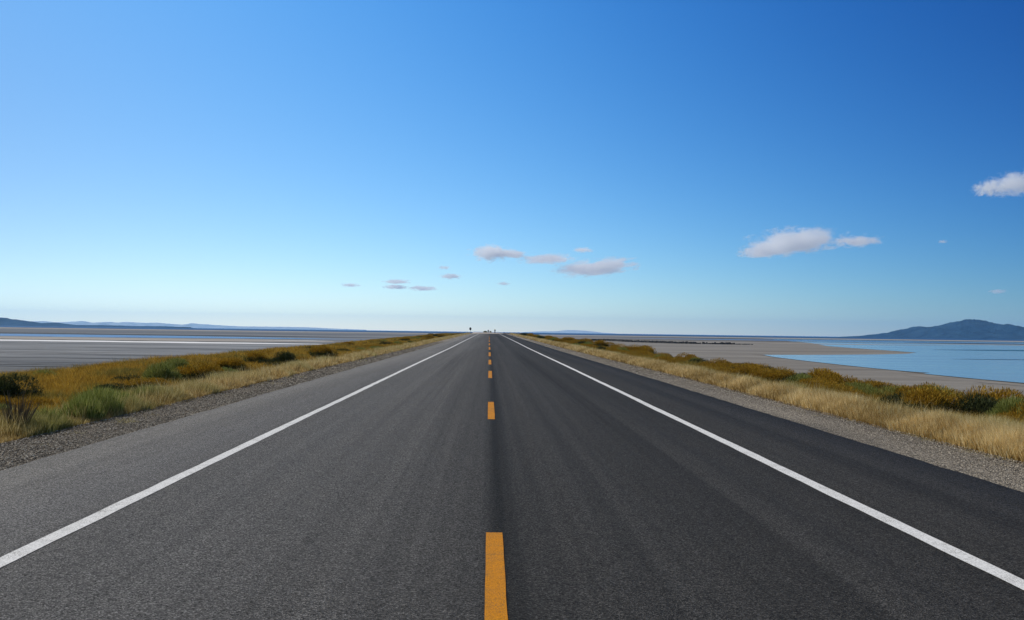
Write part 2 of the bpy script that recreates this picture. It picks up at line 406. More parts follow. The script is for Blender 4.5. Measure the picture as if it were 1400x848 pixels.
# low dyke of dark boulders
def lumps(pts, name, mat, parent=None):
    V, Fc = [], []
    base = [(-1, -1, -1), (1, -1, -1), (1, 1, -1), (-1, 1, -1), (-1, -1, 1), (1, -1, 1), (1, 1, 1), (-1, 1, 1)]
    for (x, y, z, r) in pts:
        k = len(V); a = random.uniform(0, 6.3)
        for (bx, by, bz) in base:
            sx, sy, sz = bx*r*random.uniform(.5, .9), by*r*random.uniform(.5, .9), bz*r*random.uniform(.35, .7)
            if bz > 0: sx *= .7; sy *= .7
            V.append((x+sx*math.cos(a)-sy*math.sin(a), y+sx*math.sin(a)+sy*math.cos(a), z+sz))
        Fc += [[k+i for i in q] for q in ((0, 3, 2, 1), (4, 5, 6, 7), (0, 1, 5, 4), (1, 2, 6, 5), (2, 3, 7, 6), (3, 0, 4, 7))]
    return mesh(name, V, Fc, mat, parent)
M_ROCK = mat_plain_colour('dark_rock', (.035, .033, .032), .9)
def along(pix, n):
    P = [at(*p) for p in pix]; seg = [(P[i+1]-P[i]).length for i in range(len(P)-1)]; tot = sum(seg); out = []
    for k in range(n):
        s = tot*k/(n-1)
        for i, L in enumerate(seg):
            if s <= L or i == len(seg)-1: out.append(P[i].lerp(P[i+1], min(1, s/L))); break
            s -= L
    return out
pts = []
for k, p in enumerate(along([(752, 465.4), (800, 465.9), (833, 466), (859, 467.7), (925.7, 469.8), (985, 470.9), (1003, 471.1)], 900)):
    px_t = k/900
    if px_t > .9 and random.random() < .5: continue
    pts.append((p.x+random.uniform(-.7, .7), p.y+random.uniform(-1.5, 1.5), ZP+random.uniform(.0, .7), random.uniform(.5, 1.1)))
tag(lumps(pts, 'rock_dyke', M_ROCK), 'long low dyke of dark boulders lying across the pale flats right of the road', 'rock dyke')
pts = [(p.x+random.uniform(-1, 1), p.y+random.uniform(-1, 1), ZP+.1, random.uniform(.3, .6)) for p in along([(1006, 471.2), (1028, 471.4)], 30)]
tag(lumps(pts, 'rock_bank', M_ROCK), 'short reddish dark scatter of rocks at the right tip of the boulder dyke', 'rocks')

# ------------------------------------------------------------------ hills
def hills(name, pix, D, depth, mat, rough=.12, nv=28, seed=0.):
    """pix: silhouette in the photograph; ridge line stands at distance D, slopes fall to both sides"""
    P = [ray(px, py, D) for px, py in pix]
    xs_ = np.array([p.x for p in P]); zs_ = np.array([max(p.z, ZP+2) for p in P])
    n = 220; X = np.linspace(xs_[0], xs_[-1], n); H = (np.interp(X, xs_, zs_) - ZP)*(1+rough*.16*np.array([mnoise.fractal(Vector((q/depth*14, seed, 2.)), .8, 2.2, 5) for q in X]))
    yy = np.interp(X, xs_, [p.y for p in P])
    V = []
    for j in range(nv):
        t = j/(nv-1)*2-1                   # -1 front .. 1 back
        s = (1-abs(t))**1.15
        for i in range(n):
            nz = mnoise.fractal(Vector((X[i]/depth*8+seed, t*2.6, seed)), .9, 2.1, 5)
            h = H[i]*s*(1 + (rough*4*nz*abs(t)*(1-abs(t))*2)) + H[i]*rough*.25*nz*(1-abs(t))
            y = yy[i] + t*depth*(.5+.5*H[i]/H.max())*(1 if t < 0 else .22)
            k = y/yy[i] if t < 0 else 1
            V.append((X[i]*(k if t > 0 else 1), y, ZP+max(h, 0) if abs(t) < 1 else ZP-.5))
    i = (np.arange(nv-1)[:, None]*n + np.arange(n-1)[None]).ravel()
    f = np.stack([i, i+1, i+n+1, i+n], -1)
    return tag(mesh(name, V, f, mat, smooth=True), kind='structure')
M_H1 = mat_hill('blue_slate_hill', (.004, .030, .080), (.018, .055, .115))
M_H2 = mat_hill('haze_tinted_range', (.40, .50, .58), (.48, .57, .64))  # distance haze painted into the pale blue base colour
hills('hills', [(1150, 460.4), (1175, 459.4), (1200, 456.9), (1214, 454.6), (1228.6, 451.7), (1241, 449.3), (1246, 447), (1253, 446), (1260, 447.9), (1271, 445.4), (1280, 444.6), (1294, 445.4), (1303, 442.9), (1314, 439.7), (1321, 438.3), (1328.6, 438.9), (1337, 440.3), (1354, 441.4), (1370, 443.6), (1378.6, 444.7), (1386, 444), (1394, 446), (1400, 448.3), (1430, 451), (1470, 456), (1540, 463)], 7000, 1500, M_H1, .34, seed=1.)
hills('hills', [(-150, 441), (-100, 436), (-50, 432), (-20, 434.5), (0, 434.6), (7, 435.4), (14, 438), (21, 436), (28.6, 437.6), (43, 439.6), (57, 441.8), (68.6, 441.2), (80, 441.2), (88.6, 442.7), (100, 443.7), (143, 444.8), (200, 446), (260, 447.2)], 7500, 1300, M_H1, .3, seed=5.)
hills('mountains', [(-100, 438), (40, 439.5), (60, 438.8), (75, 440.5), (88, 440.4), (113, 438.7), (126, 441), (150, 440), (160, 441), (170, 439.9), (200, 441.4), (215, 441.1), (249, 443.9), (262, 441.8), (290, 444), (328.6, 446.2), (393, 446.9), (425, 447.6), (450, 449.0), (500, 450.9)], 17500, 900, M_H2, .1, seed=9.)
hills('mountains', [(715, 454.2), (740, 453), (764, 452.6), (775, 451), (796, 451.8), (812, 453.2), (822, 454.8), (840, 456)], 17500, 900, M_H2, .1, seed=12.)

# ------------------------------------------------------------------ haze
def box(name, lo, hi):
    v = [(x, y, z) for x in (lo[0], hi[0]) for y in (lo[1], hi[1]) for z in (lo[2], hi[2])]
    f = [[0, 1, 3, 2], [4, 6, 7, 5], [0, 4, 5, 1], [2, 3, 7, 6], [0, 2, 6, 4], [1, 5, 7, 3]]
    return mesh(name, v, f, None)
HD = 4.0e-5
hz = box('haze', (-20600, -20600, ZP-1), (20600, 20600, 330)); tag(hz, kind='stuff')
hm = bpy.data.materials.new('haze'); hm.use_nodes = True; hm.node_tree.nodes.clear()
o_ = hm.node_tree.nodes.new('ShaderNodeOutputMaterial'); pv = hm.node_tree.nodes.new('ShaderNodeVolumePrincipled')
pv.inputs['Color'].default_value = (.32, .64, 1, 1); pv.inputs['Density'].default_value = HD; pv.inputs['Anisotropy'].default_value = .2
hm.node_tree.links.new(pv.outputs[0], o_.inputs['Volume']); hz.data.materials.append(hm)

# ------------------------------------------------------------------ clouds
def mat_cloud(seed, dens, thr):
    m_ = bpy.data.materials.new('cloud_vapour'); m_.use_nodes = True; t = m_.node_tree; t.nodes.clear()
    out = t.nodes.new('ShaderNodeOutputMaterial'); p = t.nodes.new('ShaderNodeVolumePrincipled'); t.links.new(p.outputs[0], out.inputs['Volume'])
    p.inputs['Color'].default_value = (1, 1, 1, 1); p.inputs['Anisotropy'].default_value = .3
    tc = t.nodes.new('ShaderNodeTexCoord')
    ln = t.nodes.new('ShaderNodeVectorMath'); ln.operation = 'LENGTH'
    def mp(scale, loc=(0, 0, 0)):
        q = t.nodes.new('ShaderNodeMapping'); q.inputs['Scale'].default_value = scale; q.inputs['Location'].default_value = loc
        t.links.new(tc.outputs['Object'], q.inputs[0]); return q.outputs[0]
    # object space is in metres; the builder stores the half sizes in the mapping
    return m_, t, p, tc, ln, mp
def cloud(px0, px1, py0, py1, D, seed, dens=1., tilt=0., label='', thr=.5, lean=0.):
    pc = ray((px0+px1)/2, (py0+py1)/2, D); k = D/F_PX
    a, c = (px1-px0)/2*k*1.2, (py1-py0)/2*k*1.12; b = a*2.2
    # closed ellipsoid hull
    nu, nv = 28, 14; V = []
    for j in range(nv+1):
        th = math.pi*j/nv
        for i in range(nu):
            ph = 2*math.pi*i/nu
            V.append((a*math.sin(th)*math.cos(ph), b*math.sin(th)*math.sin(ph), c*math.cos(th)))
    Fc = [[j*nu+i, (j+1)*nu+i, (j+1)*nu+(i+1) % nu, j*nu+(i+1) % nu] for j in range(nv) for i in range(nu)]
    m_, t, p, tc, ln, mp = mat_cloud(seed, dens, thr)
    v1 = mp((1/a, 1/b, 1/c)); 
    nz = t.nodes.new('ShaderNodeTexNoise'); nz.inputs['Scale'].default_value = 1; nz.inputs['Detail'].default_value = 9; nz.inputs['Roughness'].default_value = .68
    t.links.new(mp((3.2/a*max(1, a/c/7), 1.6/b, 3.6/c), (seed*3.7, seed, seed*2.1)), nz.inputs['Vector'])
    t.links.new(v1, ln.inputs[0])
    # density = smoothstep(noise*1.0 + (1-len) - thr)
    s1 = t.nodes.new('ShaderNodeMath'); s1.operation = 'SUBTRACT'; t.links.new(nz.outputs['Fac'], s1.inputs[0]); t.links.new(ln.outputs['Value'], s1.inputs[1])
    s1.operation = 'MULTIPLY_ADD'; s1.inputs[1].default_value = 2.3
    neg = t.nodes.new('ShaderNodeMath'); neg.operation = 'MULTIPLY'; neg.inputs[1].default_value = -1.0
    for l_ in list(s1.inputs[1].links): t.links.remove(l_)
    t.links.new(ln.outputs['Value'], neg.inputs[0]); t.links.new(neg.outputs[0], s1.inputs[2])
    mr = t.nodes.new('ShaderNodeMapRange'); mr.inputs['From Min'].default_value = thr; mr.inputs['From Max'].default_value = thr+.55
    mr.inputs['To Min'].default_value = 0; mr.inputs['To Max'].default_value = 2.3*(dens+.05)/(2*c)
    t.links.new(s1.outputs[0], mr.inputs['Value']); t.links.new(mr.outputs[0], p.inputs['Density'])
    o = mesh('cloud', V, Fc, m_)
    o.location = pc; o.rotation_euler = (0, -tilt, -math.atan2(pc.x, pc.y))
    return tag(o, label, 'cloud')
CL = [
 (641, 700, 335, 358, 9000, 1, 1.0, .0, 'puffy white cloud above the road, left end of the central cloud row', .42),
 (672, 724, 342, 353, 9000, 2, .8, -.05, 'ragged white tail on the right side of the puffy cloud above the road', .5),
 (708, 790, 350, 359, 9200, 3, .6, .05, 'thin flat white streak of cloud between the two larger central clouds', .5),
 (757, 873, 356, 377, 9500, 4, 1.0, .10, 'long white cloud rising to the right, lowest of the larger central clouds', .48),
 (780, 813, 339, 345, 9600, 5, .4, .0, 'tiny faint streak of cloud above the long central cloud', .5),
 (521, 563, 382, 389, 9800, 6, .45, .0, 'upper of two stacked small white streaks left of the road sky', .5),
 (521, 560, 389, 396, 9900, 7, .45, .0, 'lower of two stacked small white streaks left of the road sky', .5),
 (556, 600, 391, 398, 9900, 8, .45, .0, 'small flat streak of cloud just right of the two stacked streaks', .5),
 (464, 494, 387, 393, 9900, 9, .3, .0, 'leftmost tiny faint streak of cloud low in the sky', .5),
 (598, 634, 374, 382, 9900, 10, .45, .0, 'small white cloud streak below left of the puffy central cloud', .5),
 (597, 618, 363, 369, 9900, 11, .25, .0, 'tiny wisp of cloud just left of the puffy central cloud', .5),
 (678, 699, 385, 391, 9900, 12, .3, .0, 'tiny wisp of cloud low over the end of the road', .5),
 (1020, 1148, 317, 347, 8500, 13, 1.1, .06, 'large long white cloud over the lake, biggest cloud in the sky', .45),
 (1005, 1085, 338, 351, 8500, 14, .7, .04, 'flat ragged lower left base of the large cloud over the lake', .5),
 (1138, 1205, 325, 336, 8800, 15, .6, .02, 'narrow streak of cloud trailing right of the largest cloud', .5),
 (1332, 1368, 247, 267, 8000, 16, .8, .18, 'small ragged white cloud at the left end of the highest cloud group', .45),
 (1352, 1425, 240, 264, 8000, 17, .8, .06, 'ragged white cloud cut by the right edge of the picture, highest in the sky', .45),
 (1282, 1296, 328, 333, 9000, 18, .2, .0, 'barely visible speck of cloud right of the large lake cloud', .5),
 (1352, 1376, 395, 402, 9800, 19, .2, .0, 'faint low wisp of cloud above the blue hill on the right', .5),
]
for c in CL:
    cloud(c[0], c[1], c[2], c[3], c[4], c[5], c[6], c[7], c[8], c[9])

# ------------------------------------------------------------------ plants
def blades(P, H, W, lean, rnd, bend=.45, heads=False, extra=None):
    """P (n,3) feet; each blade is a tapering bent strip of 5 vertices"""
    n = len(P); az = rng.uniform(0, 2*np.pi, n); faz = rng.uniform(0, np.pi, n)
    L = np.asarray(lean)*np.ones(n)
    dx, dy = np.cos(az)*L*H, np.sin(az)*L*H
    wx, wy = np.cos(faz)*W*.5, np.sin(faz)*W*.5
    V = np.empty((n, 5, 3), np.float32)
    V[:, 0] = P; V[:, 0, 0] -= wx; V[:, 0, 1] -= wy
    V[:, 1] = P; V[:, 1, 0] += wx; V[:, 1, 1] += wy
    mid = P + np.stack([dx*bend, dy*bend, H*.6], -1); kk = 1.1 if heads else .8
    V[:, 2] = mid; V[:, 2, 0] -= wx*kk; V[:, 2, 1] -= wy*kk
    V[:, 3] = mid; V[:, 3, 0] += wx*kk; V[:, 3, 1] += wy*kk
    V[:, 4] = P + np.stack([dx, dy, H], -1)
    b = np.arange(n)[:, None]*5
    T = np.concatenate([b+np.array([[0, 1, 3]]), b+np.array([[0, 3, 2]]), b+np.array([[2, 3, 4]])])
    A = {'rnd': np.repeat(rnd, 5), 'tip': np.tile(np.array([0, 0, .6, .6, 1.]), n)}
    if extra is not None: A['kindmix'] = np.repeat(extra, 5)
    return V.reshape(-1, 3), T, A

def scatter(xa, xb, ya, yb, n, power=1.7):
    """points with density falling with distance"""
    u = rng.uniform(0, 1, n); p = 1-power
    Y = (ya**p + u*(yb**p-ya**p))**(1/p)
    X = rng.uniform(0, 1, n)
    return X, Y
def field(x, y, s, seed): return vnoise(x, y, s, seed)

def terr(x, y): 
    z = zt(x, y)
    return z
def grass(name, side, e0, e1, ya, yb, n, hfun, wbase, mat, label=None, kseed=0., keep=None, lean=(.15, .55), power=1.75, mixf=None, tuft=0.):
    u, Y = scatter(0, 1, ya, yb, n, power)
    A = e0(Y) if callable(e0) else e0; B = e1(Y) if callable(e1) else e1
    X = A+(B-A)*u
    nx = field(X, Y, .55, kseed); nx2 = field(X, Y, 2.2, kseed+4)
    if keep is not None:
        k = keep(X, Y, u, nx, nx2); X, Y, u, nx, nx2 = X[k], Y[k], u[k], nx[k], nx2[k]
    if tuft:
        cx = np.round(X/tuft)*tuft; cy = np.round(Y/tuft)*tuft
        X = X + (cx-X)*.45; Y = Y+(cy-Y)*.45
    Z = terr(X, Y)-.05
    H = hfun(X, Y, u, nx, nx2)*rng.uniform(.65, 1.2, len(X))
    W = wbase*np.clip(Y/22, .8, 14)*rng.uniform(.6, 1.3, len(X))
    rnd = np.clip(.5+.34*rng.normal(size=len(X))+.5*nx+.35*nx2, 0, 1)
    ex = None
    if mixf is not None: ex = np.clip(mixf(X, Y, u, nx, nx2), 0, 1)
    v, f, a = blades(np.stack([X, Y, Z], -1), H, W, rng.uniform(*lean, len(X)), rnd, heads=True, extra=ex)
    o = mesh(name, v, f, mat, attrs=a)
    return tag(o, kind='stuff')

M_DRY = mat_leaf('dry_grass', [(0, (.20, .12, .035)), (.35, (.42, .28, .09)), (.7, (.66, .48, .19)), (1, (.86, .72, .40))], .35,
                 stops2=[(0, (.06, .065, .012)), (.4, (.14, .145, .03)), (.75, (.25, .24, .06)), (1, (.40, .35, .13))])
M_ORG = mat_leaf('rust_grass', [(0, (.13, .070, .008)), (.35, (.31, .175, .018)), (.7, (.47, .275, .032)), (1, (.60, .39, .07))], .35,
                 stops2=[(0, (.03, .035, .012)), (.5, (.07, .08, .02)), (1, (.15, .15, .04))])
M_SHF = mat_leaf('rabbitbrush_foliage', [(0, (.030, .035, .010)), (.5, (.070, .075, .020)), (1, (.13, .13, .035))], .25)
M_FLOW = mat_leaf('rust_flower', [(0, (.15, .080, .008)), (.5, (.32, .185, .014)), (1, (.50, .31, .032))], .25)
M_SAGE = mat_leaf('dark_sage_foliage', [(0, (.015, .020, .008)), (.5, (.040, .050, .016)), (1, (.085, .095, .032))], .2)
M_GREY = mat_leaf('grey_sage_foliage', [(0, (.07, .085, .015)), (.5, (.20, .225, .045)), (1, (.42, .42, .13))], .25)
M_STEM = mat_leaf('dead_stem', [(0, (.06, .045, .028)), (1, (.22, .17, .11))], 0.)

# dry golden grass, right verge
grass('dry_grass', 1, lambda y: GR+.05+.12*field(y, y*0, .9, 2), lambda y: 9.0+.45*field(y, y*0, .2, 6), 10, 345, 300000,
      lambda X, Y, u, a, b: (.22+.20*np.minimum(1, u*2.5))*(1+.35*a+.25*b), .008, M_DRY, kseed=1., tuft=.16,
      mixf=lambda X, Y, u, a, b: (u-.72)*1.6+.5*a+(a > .28)*.3, lean=(.1, .5))
# tan and green grass, left verge
grass('dry_grass', -1, lambda y: GL-.05-.12*field(y, y*0, .9, 12), lambda y: -8.5+.35*field(y, y*0, .12, 16), 10, 345, 230000,
      lambda X, Y, u, a, b: (.19+.14*np.minimum(1, u*3))*(1+.8*a+.35*b), .008, M_DRY, kseed=11., tuft=.16,
      mixf=lambda X, Y, u, a, b: np.clip((24-Y)/8, -.25, .35)+1.1*a+.3*b+.1, lean=(.1, .5))
# rust coloured brush grass, left field and right strip
grass('rust_grass', -1, -8.3, lambda y: -18.6+.9*field(y, y*0, .08, 26), 13, 345, 520000,
      lambda X, Y, u, a, b: (.26+.18*u)*(1+.5*a+.3*b)+.22*u*np.clip(field(X, Y, .13, 88.)+.15, 0, 1), .008, M_ORG, kseed=21., tuft=.22,
      mixf=lambda X, Y, u, a, b: (a > .3)*.4+(a-.15)*1.0, lean=(.2, .7))
grass('rust_grass', 1, 9.0, lambda y: 13.4+.8*field(y, y*0, .08, 36), 14, 345, 240000,
      lambda X, Y, u, a, b: .42*(1+.5*a+.3*b), .008, M_ORG, kseed=31., tuft=.22,
      mixf=lambda X, Y, u, a, b: .35+.9*a+(u-.6)*.5, lean=(.2, .7))
# tall pale seed stalks standing above the verges
for s_, xa_, xb_, q_ in ((1, 7.9, 9.6, 61.), (-1, -7.3, -9.2, 71.)):
    grass('seed_stalks', s_, xa_, xb_, 11, 120, 9000, lambda X, Y, u, a, b: (.48+.25*a), .0045, M_DRY, kseed=q_, mixf=lambda X, Y, u, a, b: .15+.5*a, lean=(.15, .6), keep=lambda X, Y, u, a, b: (a+b*.5) > -.05)
# stray tufts in the gravel
for s_, xa_, xb_, q_ in ((1, 6.9, 7.7, 81.), (-1, -6.3, -7.15, 91.)):
    grass('gravel_weeds', s_, xa_, xb_, 10, 90, 16000, lambda X, Y, u, a, b: .09+.1*np.clip(a, 0, 1), .006, M_DRY, kseed=q_, mixf=lambda X, Y, u, a, b: .4+.6*a, lean=(.3, .9), keep=lambda X, Y, u, a, b: (b+a*.3+u*.25) > .42, tuft=.1)
# sparse grass down the outer slopes
for s, x0, x1, sd_ in ((-1, -18, -25, 41.), (1, 13., 20, 51.)):
    grass('slope_grass', s, x0, x1, 16, 340, 60000, lambda X, Y, u, a, b: .3*(1+.4*a), .012, M_ORG, kseed=sd_, mixf=lambda X, Y, u, a, b: .4+.6*a, lean=(.2, .7))

def shrub_mesh(r, h, n, seed, leaf=.09, width=.012, lobes=7, top_only=False, keepf=None):
    """leaf-sized blades through the volume of a lumpy mound; returns arrays"""
    rs = np.random.default_rng(seed)
    L = np.stack([rs.uniform(-.6, .6, lobes)*r, rs.uniform(-.6, .6, lobes)*r, rs.uniform(.2, .62, lobes)*h], -1); LR = rs.uniform(.38, .62, lobes)
    L[0] = (0, 0, .5*h); LR[0] = .75
    k = rs.integers(0, lobes, n)
    d = rs.normal(size=(n, 3)); d /= np.linalg.norm(d, axis=1)[:, None]
    q = rs.uniform(.55, 1.05, n)**.7
    P = L[k] + d*np.stack([LR[k]*r*q, LR[k]*r*q, LR[k]*h*.75*q], -1)
    ok = P[:, 2] > .02*h; P, d = P[ok], d[ok]; n = len(P)
    out = d*.7 + np.array([0, 0, .75]) + rs.normal(size=(n, 3))*.35
    out /= np.linalg.norm(out, axis=1)[:, None]
    ln = leaf*rs.uniform(.5, 1.3, n); sd2 = np.cross(out, rs.normal(size=(n, 3))); sd2 /= np.linalg.norm(sd2, axis=1)[:, None]
    wd = width*rs.uniform(.6, 1.3, n)
    V = np.stack([P-sd2*wd[:, None]*.5, P+sd2*wd[:, None]*.5, P+out*ln[:, None]+sd2*wd[:, None]*.35, P+out*ln[:, None]-sd2*wd[:, None]*.35], 1)
    hfac = P[:, 2]/h
    return V, hfac, rs.uniform(0, 1, n), d
def quads(V): n = len(V); return np.arange(n*4).reshape(n, 4)
def stems_mesh(r, h, n, seed, w_=.012, spread=.8):
    rs = np.random.default_rng(seed); V = []; Fc = []
    for i in range(n):
        a = rs.uniform(0, 6.28); b = a+rs.uniform(-.5, .5); e = rs.uniform(.3, 1)*spread
        p0 = np.array([math.cos(a)*r*.12, math.sin(a)*r*.12, -.05]); p2 = np.array([math.cos(b)*r*e, math.sin(b)*r*e, h*rs.uniform(.6, 1.)])
        p1 = (p0+p2)/2; p1[2] *= .8; p1[:2] *= .75
        k = len(V); ww = w_*rs.uniform(.6, 1.4)
        for q, p in enumerate((p0, p1, p2)):
            s = ww*(1, .7, .25)[q]
            for c in range(3): V.append(p+np.array([math.cos(c*2.09)*s, math.sin(c*2.09)*s, 0]))
        for q in range(2):
            for c in range(3): Fc.append([k+q*3+c, k+q*3+(c+1) % 3, k+q*3+3+(c+1) % 3, k+q*3+3+c])
    return np.array(V), np.array(Fc)
def make_shrub(kind, r, h, n, seed, leaf=.09, width=.014):
    root = empty(kind, (0, -200, -3))
    V, hf, rn, d = shrub_mesh(r, h, n, seed, leaf, width)
    v, f = stems_mesh(r, h*.85, 26, seed+1)
    mesh('stems', v, f, M_STEM, root, attrs={'rnd': np.random.default_rng(seed).uniform(0, 1, len(v))})
    if kind == 'rabbitbrush':
        top = (hf + .35*d[:, 2] + .25*(rn-.5)) > .66
        for nm, msk, mt in (('foliage', ~top, M_SHF), ('flower_heads', top, M_FLOW)):
            q = V[msk]; mesh(nm, q.reshape(-1, 3), quads(q), mt, root, attrs={'rnd': np.repeat(rn[msk], 4)})
    else:
        mt = M_SAGE if kind == 'sagebrush' else M_GREY
        mesh('foliage', V.reshape(-1, 3), quads(V), mt, root, attrs={'rnd': np.repeat(rn, 4)})
    return root
protos = {'rabbitbrush': [make_shrub('rabbitbrush', .62, .66, 15000, 100+i, .05, .011) for i in range(4)],
          'sagebrush': [make_shrub('sagebrush', .62, .62, 15000, 200+i, .05, .011) for i in range(3)],
          'grey_sage': [make_shrub('grey_sage', .5, .6, 13000, 300+i, .09, .007) for i in range(3)]}
cnt = {k: 0 for k in protos}
def place(kind, x, y, s, label, group=None, sz=1., coarse=False):
    k = cnt[kind]; cnt[kind] += 1; P = protos[kind]
    o = P[k] if k < len(P) else copy_tree(P[k % len(P)])
    o.location = (x, y, float(zt(x, y))-.04); o.rotation_euler.z = random.uniform(0, 6.28); o.scale = (s, s*random.uniform(.85, 1.15), s*sz)
    tag(o, label, {'rabbitbrush': 'shrub', 'sagebrush': 'bush', 'grey_sage': 'sagebrush'}[kind], group)
    return o
def lat(px, py, X, z=0): # distance along the road at which lateral X shows in column px
    d = Fw*F_PX + CX*(px-700) + CY*(424-py); return X/d.x*d.y
# notable ones, left
NOT = [
 ('sagebrush', 20, 530, -11.6, 1.25, 1.0, 'wide dark green bush at the left picture edge in the rust coloured grass'),
 ('rabbitbrush', 3, 545, -10.6, .7, .9, 'small olive bush in front of the wide dark bush at the left picture edge'),
 ('sagebrush', 181, 515, -11.4, .85, .8, 'compact dark green bush standing alone in the rust grass left of the road'),
 ('grey_sage', 225, 520, -10.2, 1.3, 1., 'grey green bush beside the rust mound on the left verge'),
 ('rabbitbrush', 275, 518, -9.7, 1.3, .9, 'largest rust orange mound on the left verge beside the tan grass'),
 ('rabbitbrush', 316, 508, -10.4, 1.2, .9, 'second rust orange mound on the left, just behind the largest one'),
 ('grey_sage', 240, 506, -12.2, 1.5, .8, 'dark grey green bush behind the largest rust mound on the left'),
 ('grey_sage', 128, 560, -8.6, .85, .9, 'grey green bush behind the tall green tussocks on the left'),
 ('sagebrush', 388, 500, -9.9, 1.25, 1., 'dark green round bush on the left verge halfway to the horizon'),
 ('rabbitbrush', 350, 492, -12.0, 1.3, .9, 'low olive and rust mound behind the dark round bush on the left'),
 ('rabbitbrush', 440, 490, -10.0, 1.5, .9, 'rust and olive mound beyond the dark round bush on the left'),
 ('grey_sage', 158, 555, -8.5, .8, .9, 'second grey green bush right of the one behind the left tussocks'),
 ('rabbitbrush', 1130, 530, 10.6, 1.05, 1.05, 'green based rust topped bush behind the golden grass left of the lake inlet'),
 ('sagebrush', 1100, 522, 11.0, 1.0, 1., 'dark green bush breaking the rust row on the right verge'),
 ('sagebrush', 1012, 512, 10.6, 1.0, .9, 'dark olive bush at the far end of the visible golden grass on the right'),
 ('grey_sage', 1388, 570, 10.4, 1.1, 1.1, 'grey green bush at the right picture edge behind the golden grass'),
 ('rabbitbrush', 1345, 555, 11.0, 1.3, 1., 'broad rust topped bush near the right picture edge'),
 ('grey_sage', 1190, 548, 10.3, .9, 1., 'green bush tucked behind the tall golden grass on the right'),
]
for (k, px, py, X, s, sz, lb) in NOT:
    place(k, X, lat(px, py, X), s, lb, None, sz)
# the bands of shrubs
def rows(side, xlo, xhi, n, y0, y1, weights, grp, fac=1.):
    for i in range(n):
        t = (i+random.uniform(-.4, .4))/n
        y = math.exp(math.log(y0)+(math.log(y1)-math.log(y0))*max(0, t))
        x = side*random.uniform(xlo, xhi)
        k = random.choices(list(weights), list(weights.values()))[0]
        s = fac*random.uniform(*((.5, .95) if side < 0 else (.85, 1.35)))*(1+(min(y, 200)/260 if side < 0 else max(0, min(y, 260)-70)/420))
        nm = {'rabbitbrush': 'rust topped rabbitbrush shrub', 'sagebrush': 'dark green brush shrub', 'grey_sage': 'grey green sage shrub'}[k]
        sd_ = 'left' if side < 0 else 'right'
        place(k, x, y, s, '%s in the mixed scrub on the %s bank of the road' % (nm, sd_), '%s in the scrub on the %s bank' % (nm, sd_), (random.uniform(.72, .98) if side > 0 else random.uniform(.5, .8)))
rows(1, 9.4, 12.4, 185, 14., 300, {'rabbitbrush': 6, 'sagebrush': 2.2, 'grey_sage': 1.5}, '')
rows(-1, 9.2, 17, 120, 26, 300, {'rabbitbrush': 4, 'sagebrush': 2.6, 'grey_sage': 1.6}, '')
rows(-1, 8.5, 10.2, 46, 21, 190, {'rabbitbrush': 3, 'sagebrush': 1.5, 'grey_sage': 2.5}, '', .6)
rows(-1, 9.5, 11.5, 7, 15, 26, {'rabbitbrush': 2, 'grey_sage': 2}, '')
# bulge of dark scrub on the right bank far off
for (px, X, s) in ((800, 12.5, 2.0), (822, 13.2, 2.2), (846, 14, 2.2), (868, 13.6, 2.1), (884, 13.0, 1.9), (776, 12, 1.9)):
    place('rabbitbrush', X, lat(px, 472, X), s, 'olive scrub shrub in the raised clump on the far right bank', 'shrubs of the raised clump on the far right bank', .85)

# tussocks of tall green grass by the left gravel
M_TUS = mat_leaf('green_blades', [(0, (.06, .08, .012)), (.4, (.16, .19, .035)), (.75, (.30, .32, .08)), (1, (.50, .48, .18))], .35)
for (px_, X_, r_, h_, n_, lb_) in ((112, -7.55, .34, .62, 2600, 'tall bright green grass tussock at the left gravel edge, left of the largest one'),
        (133, -7.65, .42, .70, 3400, 'largest tall green grass tussock standing at the left gravel edge'),
        (163, -7.8, .36, .55, 2600, 'lower green grass tussock just beyond the largest one on the left'),
        (196, -8.1, .34, .5, 2200, 'last green grass tussock before the rust mounds on the left verge'),
        (62, -7.6, .32, .5, 2000, 'pale green grass tussock just right of the bare twiggy bush')):
    yy_ = lat(px_, 575, X_); th_ = rng.uniform(0, 6.28, n_); rr_ = r_*np.sqrt(rng.uniform(0, 1, n_))
    P_ = np.stack([rr_*np.cos(th_), rr_*np.sin(th_)*1.3, np.full(n_, -.03)], -1)
    v, f, a_ = blades(P_, h_*rng.uniform(.45, 1.15, n_)*(1.1-.5*rr_/r_), .007*rng.uniform(.7, 1.4, n_), rng.uniform(.05, .5, n_), np.clip(.5+.28*rng.normal(size=n_), 0, 1), heads=True)
    o = mesh('grass_tussock', v, f, M_TUS, attrs=a_); o.location = (X_, yy_, float(zt(X_, yy_)))
    tag(o, lb_, 'grass tussock')

# bare dead twiggy bush at the left edge
def twigs(r, h, n, seed): return stems_mesh(r, h, n, seed, .009, 1.0)
v, f = twigs(.42, .95, 90, 5)
y_ = lat(24, 570, -7.6)
o = empty('dead_bush', (-7.6, y_, float(zt(-7.6, y_))-.02))
v2, f2 = twigs(.36, .7, 110, 6)
mesh('stems', v, f, M_STEM, o, attrs={'rnd': rng.uniform(0, 1, len(v))})
mesh('twigs', v2, f2, M_STEM, o, attrs={'rnd': rng.uniform(0, 1, len(v2))})
o.scale = (.85, .85, .85)
tag(o, 'bare dark twiggy bush at the edge of the left gravel', 'bush')

